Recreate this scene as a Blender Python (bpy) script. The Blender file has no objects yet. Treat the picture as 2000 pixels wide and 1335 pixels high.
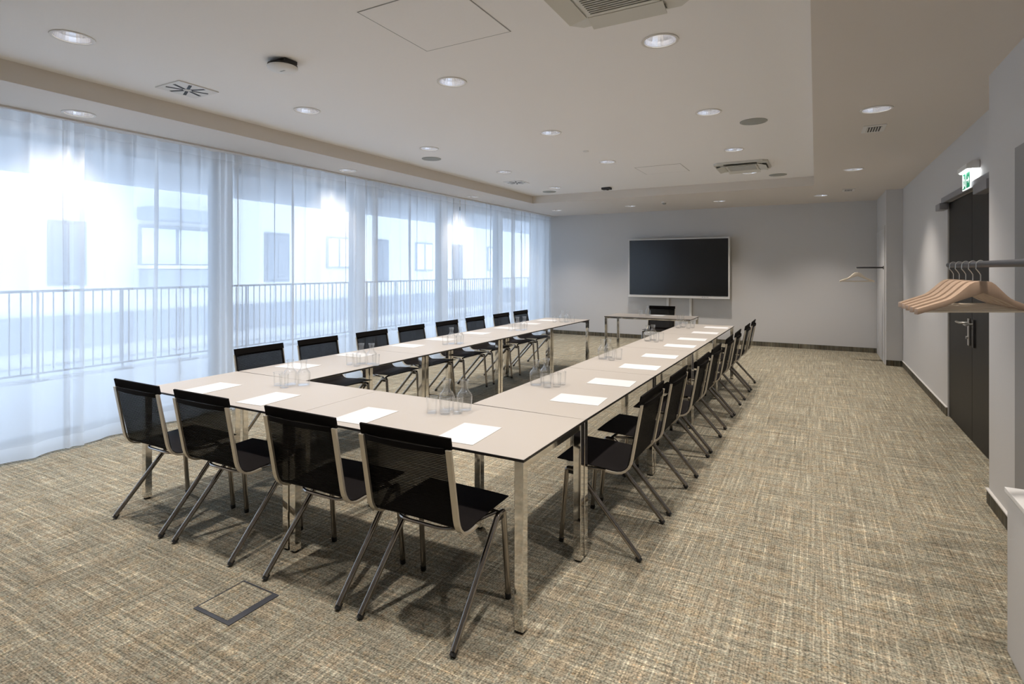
import bpy, bmesh, math, random
from mathutils import Vector, Matrix
random.seed(7)
R = math.radians
S = bpy.context.scene
COL = S.collection

# ------------------------------------------------------------------ camera
CAM_H = 1.505
FPX, YAW, HY = 1080.3, 28.767, 525.6
cam = bpy.data.cameras.new('camera'); cam_o = bpy.data.objects.new('camera', cam); COL.objects.link(cam_o)
cam_o.location = (0, 0, CAM_H); cam_o.rotation_euler = (R(90), 0, R(YAW))
cam.sensor_width = 36.0; cam.lens = 36.0 * FPX / 2000.0
cam.shift_y = -(1335 / 2 - HY) / 2000.0
cam.clip_start = .02; cam.clip_end = 200
S.camera = cam_o

# ------------------------------------------------------------------ world, view
W = bpy.data.worlds.new('world'); S.world = W; W.use_nodes = True
bg = W.node_tree.nodes['Background']
bg.inputs[0].default_value = (.68, .815, 1.0, 1); bg.inputs[1].default_value = 6.8
S.view_settings.view_transform = 'Standard'; S.view_settings.look = 'None'
S.view_settings.gamma = 1; S.view_settings.exposure = 0.0; S.view_settings.use_curve_mapping = False
SPOT_W = 118.0
SPOT_COL = (1.0, .915, .835)
cy = S.cycles
cy.use_denoising = True; cy.max_bounces = 8; cy.diffuse_bounces = 4; cy.glossy_bounces = 4
cy.transmission_bounces = 6; cy.transparent_max_bounces = 32
cy.caustics_reflective = False; cy.caustics_refractive = False; cy.sample_clamp_indirect = 6.0

# ------------------------------------------------------------------ materials
def new_mat(name):
    m = bpy.data.materials.new(name); m.use_nodes = True
    nt = m.node_tree
    return m, nt, nt.nodes, nt.links, nt.nodes['Principled BSDF']

def pm(name, col, rough=.5, metal=0.0, spec=None, noise=0.0, nscale=40.0, bump=0.0, emit=None, es=0.0):
    m, nt, N, L, b = new_mat(name)
    b.inputs['Base Color'].default_value = (*col, 1); b.inputs['Roughness'].default_value = rough
    b.inputs['Metallic'].default_value = metal
    if spec is not None: b.inputs['Specular IOR Level'].default_value = spec
    if noise or bump:
        tc = N.new('ShaderNodeTexCoord'); n = N.new('ShaderNodeTexNoise'); n.inputs['Scale'].default_value = nscale
        n.inputs['Detail'].default_value = 4
        L.new(tc.outputs['Object'], n.inputs['Vector'])
        if noise:
            mx = N.new('ShaderNodeMix'); mx.data_type = 'RGBA'
            mx.inputs['A'].default_value = (*[c * (1 - noise) for c in col], 1); mx.inputs['B'].default_value = (*[min(1, c * (1 + noise)) for c in col], 1)
            L.new(n.outputs['Fac'], mx.inputs['Factor']); L.new(mx.outputs['Result'], b.inputs['Base Color'])
        if bump:
            bp = N.new('ShaderNodeBump'); bp.inputs['Strength'].default_value = bump; bp.inputs['Distance'].default_value = .002
            L.new(n.outputs['Fac'], bp.inputs['Height']); L.new(bp.outputs['Normal'], b.inputs['Normal'])
    if emit:
        b.inputs['Emission Color'].default_value = (*emit, 1); b.inputs['Emission Strength'].default_value = es
    return m

M = {}
M['wall'] = pm('wall_paint', (.62, .61, .60), .75, noise=.02, nscale=120, bump=.05)
M['ceil'] = pm('ceiling_paint', (.90, .885, .875), .85, noise=.015, nscale=90)
M['border'] = pm('ceiling_border_paint', (.72, .67, .62), .85, noise=.015, nscale=90)
M['white_paint'] = pm('white_paint', (.78, .77, .75), .5)
M['step'] = pm('ceiling_step_paint', (.74, .69, .63), .8)
M['panel'] = pm('grey_panel', (.30, .295, .29), .6)
M['white_panel'] = pm('white_panel', (.62, .61, .60), .45)
M['trim'] = pm('trim_white', (.75, .73, .70), .5)
M['door'] = pm('door_charcoal', (.010, .0098, .0098), .45, spec=.25, noise=.08, nscale=9)
M['doorrail'] = pm('door_rail_metal', (.26, .26, .28), .45, metal=.2)
M['steel'] = pm('steel', (.62, .61, .59), .28, metal=1)
M['chrome'] = pm('chrome', (.78, .76, .73), .06, metal=1)
M['darkchrome'] = pm('dark_chrome', (.34, .31, .28), .16, metal=1)
M['satin'] = pm('satin_nickel', (.70, .64, .54), .36, metal=.7)
M['black'] = pm('black_plastic', (.012, .012, .013), .5)
M['blackmetal'] = pm('black_metal', (.03, .03, .033), .4, metal=.3)
M['rail'] = pm('grey_rail', (.048, .051, .060), .42)
M['top'] = pm('table_laminate', (.475, .437, .395), .42, noise=.02, nscale=300)
M['edge'] = pm('table_black_core', (.018, .016, .015), .5)
M['paper'] = pm('paper', (.70, .70, .71), .7)
M['band'] = pm('headband_fabric', (.007, .006, .006), .9, spec=.12, noise=.2, nscale=600, bump=.3)
M['wood'] = pm('beech_wood', (.40, .285, .205), .45, noise=.12, nscale=25)  # darker brown, with the near hangers' shade put into the colour
M['woodlight'] = pm('beech_dowel', (.70, .61, .49), .45)
M['screen'] = pm('screen_glass', (.004, .005, .006), .20, spec=.5)
M['bezel'] = pm('bezel_white', (.66, .65, .63), .4)
M['acwhite'] = pm('unit_white', (.66, .65, .60), .45)
M['grille'] = pm('grille_dark', (.12, .115, .10), .6)
M['speaker'] = pm('speaker_grille', (.36, .37, .35), .7, noise=.3, nscale=900)
M['frame'] = pm('window_frame', (.22, .27, .33), .5)
M['pier'] = pm('pier_white', (.80, .80, .80), .7)
M['facade'] = pm('facade_render', (.58, .58, .58), .9, noise=.03, nscale=3)
M['facadegrey'] = pm('facade_grey', (.24, .26, .29), .8)
M['shutter'] = pm('shutter', (.16, .18, .21), .7)
M['tile'] = pm('terrace_tile', (.66, .66, .66), .7, noise=.05, nscale=6)
M['grout'] = pm('terrace_grout', (.30, .30, .30), .9)
M['soffit'] = pm('soffit', (.50, .52, .55), .9)
M['railing'] = pm('railing_steel', (.12, .14, .17), .5, metal=.2)
M['foil'] = pm('floor_box_metal', (.10, .105, .12), .42, metal=.5)
M['green'] = pm('sign_green', (.0, .25, .12), .5, emit=(.0, .42, .20), es=.45)
M['signwhite'] = pm('sign_white', (.8, .8, .8), .5, emit=(.95, 1.0, .98), es=1.1)
M['signlamp'] = pm('sign_lamp', (.8, .8, .8), .5, emit=(.97, 1.0, 1.0), es=14.0)
M['reflect'] = pm('reflector_metal', (.90, .90, .92), .22, metal=1)
M['lamp'] = pm('lamp_diffuser', (.9, .9, .9), .4, emit=(1.0, .96, .93), es=28.0)

def thin_glass(name, tint=(.97, .98, .98), ior=1.45, rough=0.0, glow=1.0, refr=0.0):
    m, nt, N, L, b = new_mat(name)
    out = N['Material Output']; N.remove(b)
    t = N.new('ShaderNodeBsdfTransparent'); t.inputs[0].default_value = (*tint, 1)
    g = N.new('ShaderNodeBsdfGlossy'); g.inputs['Color'].default_value = (glow, glow, glow, 1); g.inputs['Roughness'].default_value = rough
    f = N.new('ShaderNodeFresnel')
    ge = N.new('ShaderNodeNewGeometry'); mi = N.new('ShaderNodeMapRange'); mi.inputs['To Min'].default_value = ior; mi.inputs['To Max'].default_value = 1 / ior
    L.new(ge.outputs['Backfacing'], mi.inputs['Value']); L.new(mi.outputs[0], f.inputs['IOR'])
    mx = N.new('ShaderNodeMixShader'); L.new(f.outputs[0], mx.inputs[0]); L.new(t.outputs[0], mx.inputs[1]); L.new(g.outputs[0], mx.inputs[2])
    if refr:
        rf = N.new('ShaderNodeBsdfRefraction'); rf.inputs['IOR'].default_value = 1.45; rf.inputs['Color'].default_value = (.97, .98, .98, 1); rf.inputs['Roughness'].default_value = 0
        m2 = N.new('ShaderNodeMixShader'); m2.inputs[0].default_value = refr; L.new(mx.outputs[0], m2.inputs[1]); L.new(rf.outputs[0], m2.inputs[2]); mx = m2
    L.new(mx.outputs[0], out.inputs['Surface'])
    return m
M['glass'] = thin_glass('clear_glass', (.997, .999, .999), 1.36, .0, 1.0, .05)
M['glassrim'] = thin_glass('glass_rim', (.97, .98, .98), 1.9, .05, 1.0, .15)
M['pane'] = thin_glass('window_glass', (.95, .97, .99), 1.45, .0)
M['pane2'] = pm('far_pane_reflection', (.62, .64, .66), .15)  # opaque pale base colour, bright reflections painted into the panes

def sheer(name, alpha, white=(.92, .93, .94)):
    m, nt, N, L, b = new_mat(name)
    out = N['Material Output']; N.remove(b)
    t = N.new('ShaderNodeBsdfTransparent'); t.inputs[0].default_value = (.97, .985, 1, 1)
    tr = N.new('ShaderNodeBsdfTranslucent'); tr.inputs[0].default_value = (*white, 1)
    d = N.new('ShaderNodeBsdfDiffuse'); d.inputs[0].default_value = (*white, 1)
    a = N.new('ShaderNodeMixShader'); a.inputs[0].default_value = .27
    L.new(tr.outputs[0], a.inputs[1]); L.new(d.outputs[0], a.inputs[2])
    mx = N.new('ShaderNodeMixShader'); mx.inputs[0].default_value = alpha
    L.new(t.outputs[0], mx.inputs[1]); L.new(a.outputs[0], mx.inputs[2]); L.new(mx.outputs[0], out.inputs['Surface'])
    return m
M['sheer'] = sheer('sheer_voile', .74)
M['sheertape'] = sheer('sheer_heading', .86)

def mesh_fabric(name, lo, hi, axis, period):
    m, nt, N, L, b = new_mat(name)
    out = N['Material Output']
    b.inputs['Base Color'].default_value = (.0045, .004, .0045, 1); b.inputs['Roughness'].default_value = .7; b.inputs['Specular IOR Level'].default_value = .12
    tc = N.new('ShaderNodeTexCoord'); sp = N.new('ShaderNodeSeparateXYZ'); L.new(tc.outputs['Object'], sp.inputs[0])
    ml = N.new('ShaderNodeMath'); ml.operation = 'MULTIPLY'; ml.inputs[1].default_value = 2 * math.pi / period
    L.new(sp.outputs[axis], ml.inputs[0])
    sn = N.new('ShaderNodeMath'); sn.operation = 'SINE'; L.new(ml.outputs[0], sn.inputs[0])
    mr = N.new('ShaderNodeMapRange'); mr.inputs['From Min'].default_value = -1; mr.inputs['From Max'].default_value = 1
    mr.inputs['To Min'].default_value = lo; mr.inputs['To Max'].default_value = hi
    L.new(sn.outputs[0], mr.inputs['Value'])
    t = N.new('ShaderNodeBsdfTransparent'); mx = N.new('ShaderNodeMixShader')
    L.new(mr.outputs[0], mx.inputs[0]); L.new(t.outputs[0], mx.inputs[1]); L.new(b.outputs[0], mx.inputs[2])
    L.new(mx.outputs[0], out.inputs['Surface'])
    return m
M['meshback'] = mesh_fabric('mesh_back', .66, .96, 2, .0075)
M['meshseat'] = mesh_fabric('mesh_seat', .93, 1.0, 1, .006)
M['meshseat'].node_tree.nodes['Principled BSDF'].inputs['Base Color'].default_value = (.009, .007, .007, 1)

def carpet(name, dark=1.0):
    m, nt, N, L, b = new_mat(name)
    tc = N.new('ShaderNodeTexCoord')
    def mapping(sx, sy, sz=1, loc=(0, 0, 0)):
        mp = N.new('ShaderNodeMapping'); mp.inputs['Scale'].default_value = (sx, sy, sz); mp.inputs['Location'].default_value = loc
        L.new(tc.outputs['Object'], mp.inputs['Vector']); return mp.outputs[0]
    def noise(vec, sc, det=2, rough=.5):
        n = N.new('ShaderNodeTexNoise'); n.inputs['Scale'].default_value = sc; n.inputs['Detail'].default_value = det
        n.inputs['Roughness'].default_value = rough; L.new(vec, n.inputs['Vector']); return n.outputs['Fac']
    def ramp(fac, stops):
        r = N.new('ShaderNodeValToRGB'); e = r.color_ramp.elements
        while len(e) > 1: e.remove(e[-1])
        e[0].position = stops[0][0]; e[0].color = (*stops[0][1], 1)
        for p, c in stops[1:]:
            k = e.new(p); k.color = (*c, 1)
        L.new(fac, r.inputs['Fac']); return r.outputs['Color']
    def mix(a, bb, fac, mode='MIX'):
        x = N.new('ShaderNodeMix'); x.data_type = 'RGBA'; x.blend_type = mode
        if isinstance(fac, float): x.inputs['Factor'].default_value = fac
        else: L.new(fac, x.inputs['Factor'])
        L.new(a, x.inputs['A']); L.new(bb, x.inputs['B']); return x.outputs['Result']
    g = lambda v: (v, v, v)
    patch = ramp(noise(mapping(1, 1), 9, 3, .65), [(.25, (.36, .305, .215)), (.42, (.41, .355, .26)), (.52, (.375, .355, .28)), (.64, (.44, .37, .255)), (.78, (.36, .355, .305))])
    # streaks of yarn, one set along each weave direction
    sx = ramp(noise(mapping(2.2, 62), 1.0, 3, .7), [(.27, g(.26)), (.40, g(.72)), (.54, g(1.0)), (.68, g(1.75))])
    sy = ramp(noise(mapping(70, 1.7, 1, (3.3, 8.1, 0)), 1.0, 3, .7), [(.27, g(.34)), (.41, g(.78)), (.56, g(1.0)), (.70, g(1.75))])
    col = mix(patch, sx, .78, 'MULTIPLY'); col = mix(col, sy, .78, 'MULTIPLY')
    # rust and sage flecks
    fl = ramp(noise(mapping(55, 90, 1, (9, 1, 0)), 1.0, 2, .6), [(.30, (.62, .80, .78)), (.42, g(1.0)), (.60, g(1.0)), (.72, (1.25, .88, .62))])
    col = mix(col, fl, .7, 'MULTIPLY')
    # loops: dark gaps in a woven grid
    v = N.new('ShaderNodeTexVoronoi'); v.inputs['Scale'].default_value = 1.0; v.inputs['Randomness'].default_value = .5
    L.new(mapping(95, 105), v.inputs['Vector'])
    loops = ramp(v.outputs['Distance'], [(.20, g(1.22)), (.50, g(.98)), (.74, g(.40))])
    col = mix(col, loops, .85, 'MULTIPLY')
    rnd = ramp(noise(mapping(120, 150, 1, (5, 5, 0)), 1.0, 1), [(.32, g(.45)), (.46, g(1.0)), (.6, g(1.05)), (.72, g(1.4))])
    col = mix(col, rnd, .75, 'MULTIPLY')
    if dark != 1.0:
        dk = N.new('ShaderNodeRGB'); dk.outputs[0].default_value = (dark, dark, dark, 1); col = mix(col, dk.outputs[0], 1.0, 'MULTIPLY')
    L.new(col, b.inputs['Base Color']); b.inputs['Roughness'].default_value = .95; b.inputs['Specular IOR Level'].default_value = .1
    bp = N.new('ShaderNodeBump'); bp.inputs['Strength'].default_value = .55; bp.inputs['Distance'].default_value = .004; bp.invert = True
    L.new(v.outputs['Distance'], bp.inputs['Height']); L.new(bp.outputs['Normal'], b.inputs['Normal'])
    return m
M['carpet'] = carpet('woven_carpet')
M['carpetbase'] = carpet('carpet_skirting', .38)

# ------------------------------------------------------------------ mesh helpers
class MB:
    def __init__(s): s.v = []; s.f = []; s.mi = []
    def add(s, vs, fs, mi=0):
        o = len(s.v); s.v += [tuple(v) for v in vs]
        for f in fs: s.f.append(tuple(i + o for i in f)); s.mi.append(mi)
        return s
    def box(s, a, b, mi=0):
        x0, y0, z0 = a; x1, y1, z1 = b
        vs = [(x0, y0, z0), (x1, y0, z0), (x1, y1, z0), (x0, y1, z0), (x0, y0, z1), (x1, y0, z1), (x1, y1, z1), (x0, y1, z1)]
        return s.add(vs, [(0, 3, 2, 1), (4, 5, 6, 7), (0, 1, 5, 4), (1, 2, 6, 5), (2, 3, 7, 6), (3, 0, 4, 7)], mi)
    def tube(s, pts, r, n=10, closed=False, mi=0):
        pts = [Vector(p) for p in pts]; k = len(pts); rings = []
        up = Vector((0, 0, 1)); nrm = None
        for i, p in enumerate(pts):
            a = pts[i - 1] if (i > 0 or closed) else p; c = pts[(i + 1) % k] if (i < k - 1 or closed) else p
            t = (c - a).normalized()
            if nrm is None:
                ref = up if abs(t.dot(up)) < .9 else Vector((1, 0, 0)); nrm = t.cross(ref).normalized()
            else:
                nrm = (nrm - t * nrm.dot(t)).normalized()
            bn = t.cross(nrm); rr = r[i] if isinstance(r, (list, tuple)) else r
            rings.append([p + (nrm * math.cos(2 * math.pi * j / n) + bn * math.sin(2 * math.pi * j / n)) * rr for j in range(n)])
        vs = [q for g in rings for q in g]; fs = []
        for i in range(k if closed else k - 1):
            for j in range(n):
                a = i * n + j; b = i * n + (j + 1) % n; c = ((i + 1) % k) * n + (j + 1) % n; d = ((i + 1) % k) * n + j
                fs.append((a, b, c, d))
        if not closed: fs += [tuple(range(n))[::-1], tuple(range((k - 1) * n, k * n))]
        return s.add(vs, fs, mi)
    def lathe(s, prof, n=24, cap0=False, cap1=False, c=(0, 0, 0), mi=0):
        vs = [(c[0] + r * math.cos(2 * math.pi * j / n), c[1] + r * math.sin(2 * math.pi * j / n), c[2] + z) for r, z in prof for j in range(n)]
        fs = []
        for i in range(len(prof) - 1):
            for j in range(n): fs.append((i * n + j, i * n + (j + 1) % n, (i + 1) * n + (j + 1) % n, (i + 1) * n + j))
        if cap0: fs.append(tuple(range(n))[::-1])
        if cap1: fs.append(tuple(range((len(prof) - 1) * n, len(prof) * n)))
        return s.add(vs, fs, mi)
    def prism(s, poly, fn, t0, t1, mi=0):
        n = len(poly); vs = [fn(a, b, t0) for a, b in poly] + [fn(a, b, t1) for a, b in poly]
        fs = [tuple(range(n))[::-1], tuple(range(n, 2 * n))] + [(i, (i + 1) % n, n + (i + 1) % n, n + i) for i in range(n)]
        return s.add(vs, fs, mi)
    def mesh(s, name, mats, smooth=False, bevel=0.0, seg=2):
        me = bpy.data.meshes.new(name); me.from_pydata(s.v, [], s.f)
        for m in (mats if isinstance(mats, (list, tuple)) else [mats]): me.materials.append(m)
        if any(s.mi): me.polygons.foreach_set('material_index', s.mi)
        bm = bmesh.new(); bm.from_mesh(me)
        bmesh.ops.recalc_face_normals(bm, faces=bm.faces)
        if bevel:
            bmesh.ops.bevel(bm, geom=[e for e in bm.edges if e.is_manifold and e.calc_face_angle(0) > .5], offset=bevel, segments=seg, affect='EDGES', profile=.6)
        bm.to_mesh(me); bm.free()
        if smooth:
            me.polygons.foreach_set('use_smooth', [True] * len(me.polygons))
            try: me.set_sharp_from_angle(angle=R(40))
            except Exception: pass
        me.update(); return me
    def build(s, name, mats, parent=None, smooth=False, bevel=0.0, loc=None, rz=0, seg=2):
        o = bpy.data.objects.new(name, s.mesh(name, mats, smooth, bevel, seg)); COL.objects.link(o)
        if parent: o.parent = parent
        if loc: o.location = loc
        if rz: o.rotation_euler = (0, 0, rz)
        return o

def tag(o, label=None, cat=None, group=None, kind=None):
    if label: o['label'] = label
    if cat: o['category'] = cat
    if group: o['group'] = group
    if kind: o['kind'] = kind
    return o
def thing(name, label, cat, loc=(0, 0, 0), rz=0, group=None):
    o = bpy.data.objects.new(name, None); COL.objects.link(o); o.empty_display_size = .1
    o.location = loc; o.rotation_euler = (0, 0, rz)
    return tag(o, label, cat, group)
def struct(o, label, cat=None): return tag(o, label, cat, kind='structure')
KIDS = {}
def copy_tree(o, loc=None, rz=None, parent=None, label=None):
    c = o.copy(); COL.objects.link(c); c.parent = parent
    if loc is not None: c.location = loc
    if rz is not None: c.rotation_euler = (0, 0, rz)
    if label: c['label'] = label
    for ch in KIDS.setdefault(o.name, [k for k in COL.objects if k.parent == o]): copy_tree(ch, parent=c)
    return c
ORD = ['first', 'second', 'third', 'fourth', 'fifth', 'sixth', 'seventh', 'eighth', 'ninth', 'tenth', 'eleventh', 'twelfth']

# ------------------------------------------------------------------ room
ZL, ZU = 2.75, 2.89                     # lower and upper ceiling
XL, XR, XN, YF, YB = -5.75, 1.185, .98, 11.88, -1.8
RX0, RX1, RY1 = -4.70, -.021, 9.38      # ceiling recess
LIGHT_R = .098
up_lights = [(x, 1.633 + 1.738 * j) for j in range(5) for x in (-3.89, -2.358, -.828) if not (j == 4 and x == -2.358)]
lo_lights = [(-5.165, 2.21), (-5.165, 5.11), (-5.165, 7.99), (-4.79, 10.68), (-3.207, 10.68), (-1.545, 10.68), (.075, 10.68), (.415, 5.14), (.415, 8.09), (.415, 2.2), (-5.165, -.7)]

floor_o = MB().box((XL - .1, YB, -.1), (XR + .2, YF, 0)).build('floor', M['carpet']); struct(floor_o, 'woven beige and brown carpet floor')

def plate(name, outer, holes, z, mat):
    cu = bpy.data.curves.new(name, 'CURVE'); cu.dimensions = '2D'; cu.fill_mode = 'BOTH'
    def spl(pts):
        s = cu.splines.new('POLY'); s.points.add(len(pts) - 1); s.use_cyclic_u = True
        for p, q in zip(s.points, pts): p.co = (q[0], q[1], 0, 1)
    spl(outer)
    for h in holes: spl(h)
    tmp = bpy.data.objects.new(name + '_curve', cu); COL.objects.link(tmp)
    dg = bpy.context.evaluated_depsgraph_get(); me = bpy.data.meshes.new_from_object(tmp.evaluated_get(dg)); me.name = name
    bpy.data.objects.remove(tmp); bpy.data.curves.remove(cu)
    me.materials.clear(); me.materials.append(mat)
    o = bpy.data.objects.new(name, me); COL.objects.link(o); o.location.z = z
    return o
circ = lambda x, y, r, n=28: [(x + r * math.cos(2 * math.pi * i / n), y + r * math.sin(2 * math.pi * i / n)) for i in range(n)]
rect = lambda x0, y0, x1, y1: [(x0, y0), (x1, y0), (x1, y1), (x0, y1)]
RY0 = YB + .35
c1 = plate('ceiling', rect(XL, YB, XR + .05, YF), [rect(RX0, RY0, RX1, RY1)] + [circ(x, y, LIGHT_R) for x, y in lo_lights], ZL, M['border'])
struct(c1, 'lower painted ceiling border around the recess')
c2 = plate('ceiling', rect(RX0, RY0, RX1, RY1), [circ(x, y, LIGHT_R) for x, y in up_lights], ZU, M['ceil'])
struct(c2, 'upper painted ceiling field inside the recess')
for i, (a, b) in enumerate([((RX0 - .03, RY0, ZL), (RX0, RY1, ZU)), ((RX1, RY0, ZL), (RX1 + .03, RY1, ZU)), ((RX0 - .03, RY1, ZL), (RX1 + .03, RY1 + .03, ZU)), ((RX0 - .03, RY0 - .03, ZL), (RX1 + .03, RY0, ZU))]):
    o = MB().box((a[0], a[1], a[2] + .0005), b).build('trim_%d' % (i + 1), M['step']); struct(o, 'painted upright step edge of the ceiling recess')
struct(MB().box((-10, YB - .3, 3.08), (XR + .5, YF + .3, 3.25)).build('sky_block_slab', M['ceil']), 'unseen slab added over the ceiling to block sky light')  # added above the ceiling so no sky light leaks through the lamp holes

struct(MB().box((XL - .3, YF, 0), (XR + .4, YF + .2, 3.1)).build('wall_far', M['wall']), 'grey painted end wall behind the large display')
struct(MB().box((XL - .3, YB - .2, 0), (XR + .4, YB, 3.1)).build('wall_back', M['wall']), 'grey painted wall behind the camera')
DY0, DY1, DZ = 5.20, 7.115, 2.19
wr = MB(); wr.box((XR, DY1, 0), (XR + .2, YF, 3.1)); wr.box((XR, 4.4, 0), (XR + .2, DY0, 3.1)); wr.box((XR, DY0, DZ), (XR + .2, DY1, 3.1)); wr.box((XR + .06, DY0, 0), (XR + .2, DY1, DZ))
struct(wr.build('wall_right', M['wall']), 'grey painted side wall around the double door')
struct(MB().box((XN, YB, 0), (XR + .3, 4.61, 3.1)).build('wall_right', M['wall'], bevel=.004), 'thicker grey wall beside the near coat rail')
XC, YC = .968, 10.42
struct(MB().box((XC, YC, 0), (XR + .3, YF, 3.1)).build('wall_right', M['wall'], bevel=.004), 'grey painted pier in the far right corner')
# skirting
def skirt(name, a, b, label): struct(MB().box(a, b).build(name, M['carpetbase']), label)
skirt('baseboard_far', (XL, YF - .012, 0), (XC, YF, .085), 'dark carpet skirting along the end wall')
skirt('baseboard_right', (XR - .012, DY1, 0), (XR, YC, .085), 'dark carpet skirting along the side wall')
skirt('baseboard_right', (XN - .012, 2.86, 0), (XN, 4.61, .085), 'dark carpet skirting under the near wall')
skirt('baseboard_right', (XC, YC - .012, 0), (XR - .012, YC, .085), 'dark carpet skirting on the corner pier')
struct(MB().box((XR - .016, DY1, .085), (XR, YC, .093)).build('trim_5', M['trim']), 'thin pale cap on the side skirting')
struct(MB().box((XN - .016, 2.86, .085), (XN, 4.622, .093)).build('trim_6', M['trim']), 'thin pale cap on the near skirting')
# near and far wall panels
struct(MB().box((XN - .008, 1.0, .09), (XN, 4.05, 2.18)).build('door_2', M['panel'], bevel=.002), 'flush grey panel on the near right wall')
d3 = MB().box((XC - .006, 10.60, .0), (XC, YF - .02, 2.16)).build('door_3', M['white_panel'], bevel=.001); struct(d3, 'pale flush panel in the far right corner')
MB().box((XC - .012, 10.54, 0), (XC, 10.60, 2.20)).build('door_frame', M['wall'], d3)

# double door
d1 = bpy.data.objects.new('door_1', None); COL.objects.link(d1); struct(d1, 'charcoal double door with steel lever handle')
mid = 6.165
for a, b in ((mid + .003, DY1 - .004), (DY0 + .004, mid - .003)):
    MB().box((XR + .012, a, .006), (XR + .058, b, DZ - .01)).build('door_leaf', M['door'], d1, bevel=.003)
MB().box((XR - .045, DY0, DZ - .005), (XR - .002, DY1 + .06, DZ + .05)).build('closer_rail', M['doorrail'], d1, bevel=.004)
MB().box((XR - .075, DY1 - .05, DZ - .075), (XR - .002, DY1 + .17, DZ - .008)).build('closer_box', M['doorrail'], d1, bevel=.006)
MB().box((XR - .075, DY0 + .10, DZ - .085), (XR + .01, DY0 + .50, DZ - .008)).build('closer_box', M['doorrail'], d1, bevel=.006)
hd = MB().box((XR - .002, mid + .06, .83), (XR + .013, mid + .105, 1.07)).build('handle_plate', M['steel'], d1, bevel=.004)
MB().tube([(XR - .0, mid + .083, 1.03), (XR - .055, mid + .083, 1.03), (XR - .062, mid + .10, 1.03), (XR - .062, mid + .21, 1.03)], .0095, 10).build('lever', M['steel'], hd, smooth=True)
MB().tube([(XR - .0, mid + .083, .90), (XR - .016, mid + .083, .90)], .013, 12).build('lock_cylinder', M['steel'], hd, smooth=True)
hd2 = MB().box((XR - .002, mid - .105, .83), (XR + .013, mid - .06, 1.07)).build('handle_plate', M['blackmetal'], d1, bevel=.004)
MB().tube([(XR - .0, mid - .083, 1.03), (XR - .055, mid - .083, 1.03), (XR - .062, mid - .10, 1.03), (XR - .062, mid - .20, 1.03)], .0095, 10).build('lever', M['steel'], hd2, smooth=True)

# low cabinet at the right edge
cb = thing('low_cabinet', 'low pale cabinet with white top below the near coat rail', 'cabinet', (0, 0, 0))
MB().box((.662, .7, 0), (XN - .012, 2.853, .625)).build('body', M['wall'], cb, bevel=.004)
MB().box((.655, .69, .625), (XN - .012, 2.86, .645)).build('top_board', M['white_paint'], cb, bevel=.003)

# ------------------------------------------------------------------ window wall
wl = MB(); wl.box((XL - .18, YB, 2.66), (XL, YF, 3.1)); wl.box((XL - .18, YB, -.1), (XL, YF, .04)); wl.box((XL - .18, YB, 0), (XL, .05, 3.1))
struct(wl.build('wall_left', M['pier']), 'white window wall behind the curtains')
bounds = [.05, 3.86, 5.96, 8.02, 10.0, 11.88]
for i in range(len(bounds) - 1):
    y0, y1 = bounds[i] + (.07 if i else 0), bounds[i + 1] - .07
    w = bpy.data.objects.new('window_%d' % (i + 1), None); COL.objects.link(w); struct(w, 'tall glazed terrace window behind sheer curtain')
    xa, xb = XL - .13, XL - .06; fw = .055
    ym = y0 + (y1 - y0) * .5
    for a, b in (((xa, y0, .04), (xb, y0 + fw, 2.66)), ((xa, y1 - fw, .04), (xb, y1, 2.66)), ((xa, y0, 2.60), (xb, y1, 2.66)), ((xa, y0, .04), (xb, y1, .10))):
        MB().box(a, b).build('frame_bar', M['frame'], w)
    MB().box((xa + .03, y0 + fw, .10), (xa + .04, y1 - fw, 2.60)).build('pane', M['pane'], w)
    if i % 2 == 1:
        MB().box((xb, y1 - fw + .02, 1.0), (xb + .012, y1 - fw + .04, 1.14)).build('window_handle', M['steel'], w, bevel=.003)
    if i:
        struct(MB().box((XL - .16, bounds[i] - .07, .04), (XL, bounds[i] + .07, 2.66)).build('wall_left', M['pier']), 'white pier between terrace windows')

# ------------------------------------------------------------------ terrace and opposite building
tr = MB().box((-9.55, -3, -.25), (XL - .18, 22, -.012)).build('terrace', M['grout']); struct(tr, 'pale tiled terrace outside the windows')
tile_me = MB().box((-.232, -.46, 0), (.232, .46, .012)).mesh('tile', M['tile'])
for ix in range(8):
    for iy in range(21):
        x = -6.045 - ix * .47; y = .5 + iy * .93 + (ix % 2) * .31
        if x < -9.3: continue
        t = bpy.data.objects.new('tile', tile_me); COL.objects.link(t); t.parent = tr; t.location = (x, y, -.012)
struct(MB().box((-9.35, -3, 2.80), (XL - .18, 22, 3.06)).build('terrace_soffit', M['soffit']), 'underside of the balcony above the terrace')
rl = thing('terrace_railing', 'dark metal railing with upright bars at the terrace edge', 'railing', (-9.22, 0, 0))
MB().box((-.03, -1, 1.19), (.03, 20, 1.225)).build('top_rail', M['railing'], rl)
MB().box((-.015, -1, .085), (.015, 20, .11)).build('bottom_rail', M['railing'], rl)
bal = MB().box((-.007, -.007, .11), (.007, .007, 1.19)).mesh('baluster', M['railing'])
post = MB().box((-.012, -.012, .02), (.012, .012, 1.19)).mesh('post', M['railing'])
foot = MB().box((-.09, -.09, 0), (.09, .09, .02)).mesh('base_plate', M['railing'])
for i in range(166):
    y = .06 + i * .1195
    o = bpy.data.objects.new('baluster', bal); COL.objects.link(o); o.parent = rl; o.location = (0, y, 0)
for i in range(19):
    o = bpy.data.objects.new('post', post); COL.objects.link(o); o.parent = rl; o.location = (0, .35 + i * 1.04, 0)
    q = bpy.data.objects.new('base_plate', foot); COL.objects.link(q); q.parent = o
bd = thing('opposite_building', 'white rendered building with shuttered windows across the terrace', 'building', (-17, 0, 0))
MB().box((-6, -8, -8), (0, 46, 9)).build('facade', M['facade'], bd)
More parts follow.
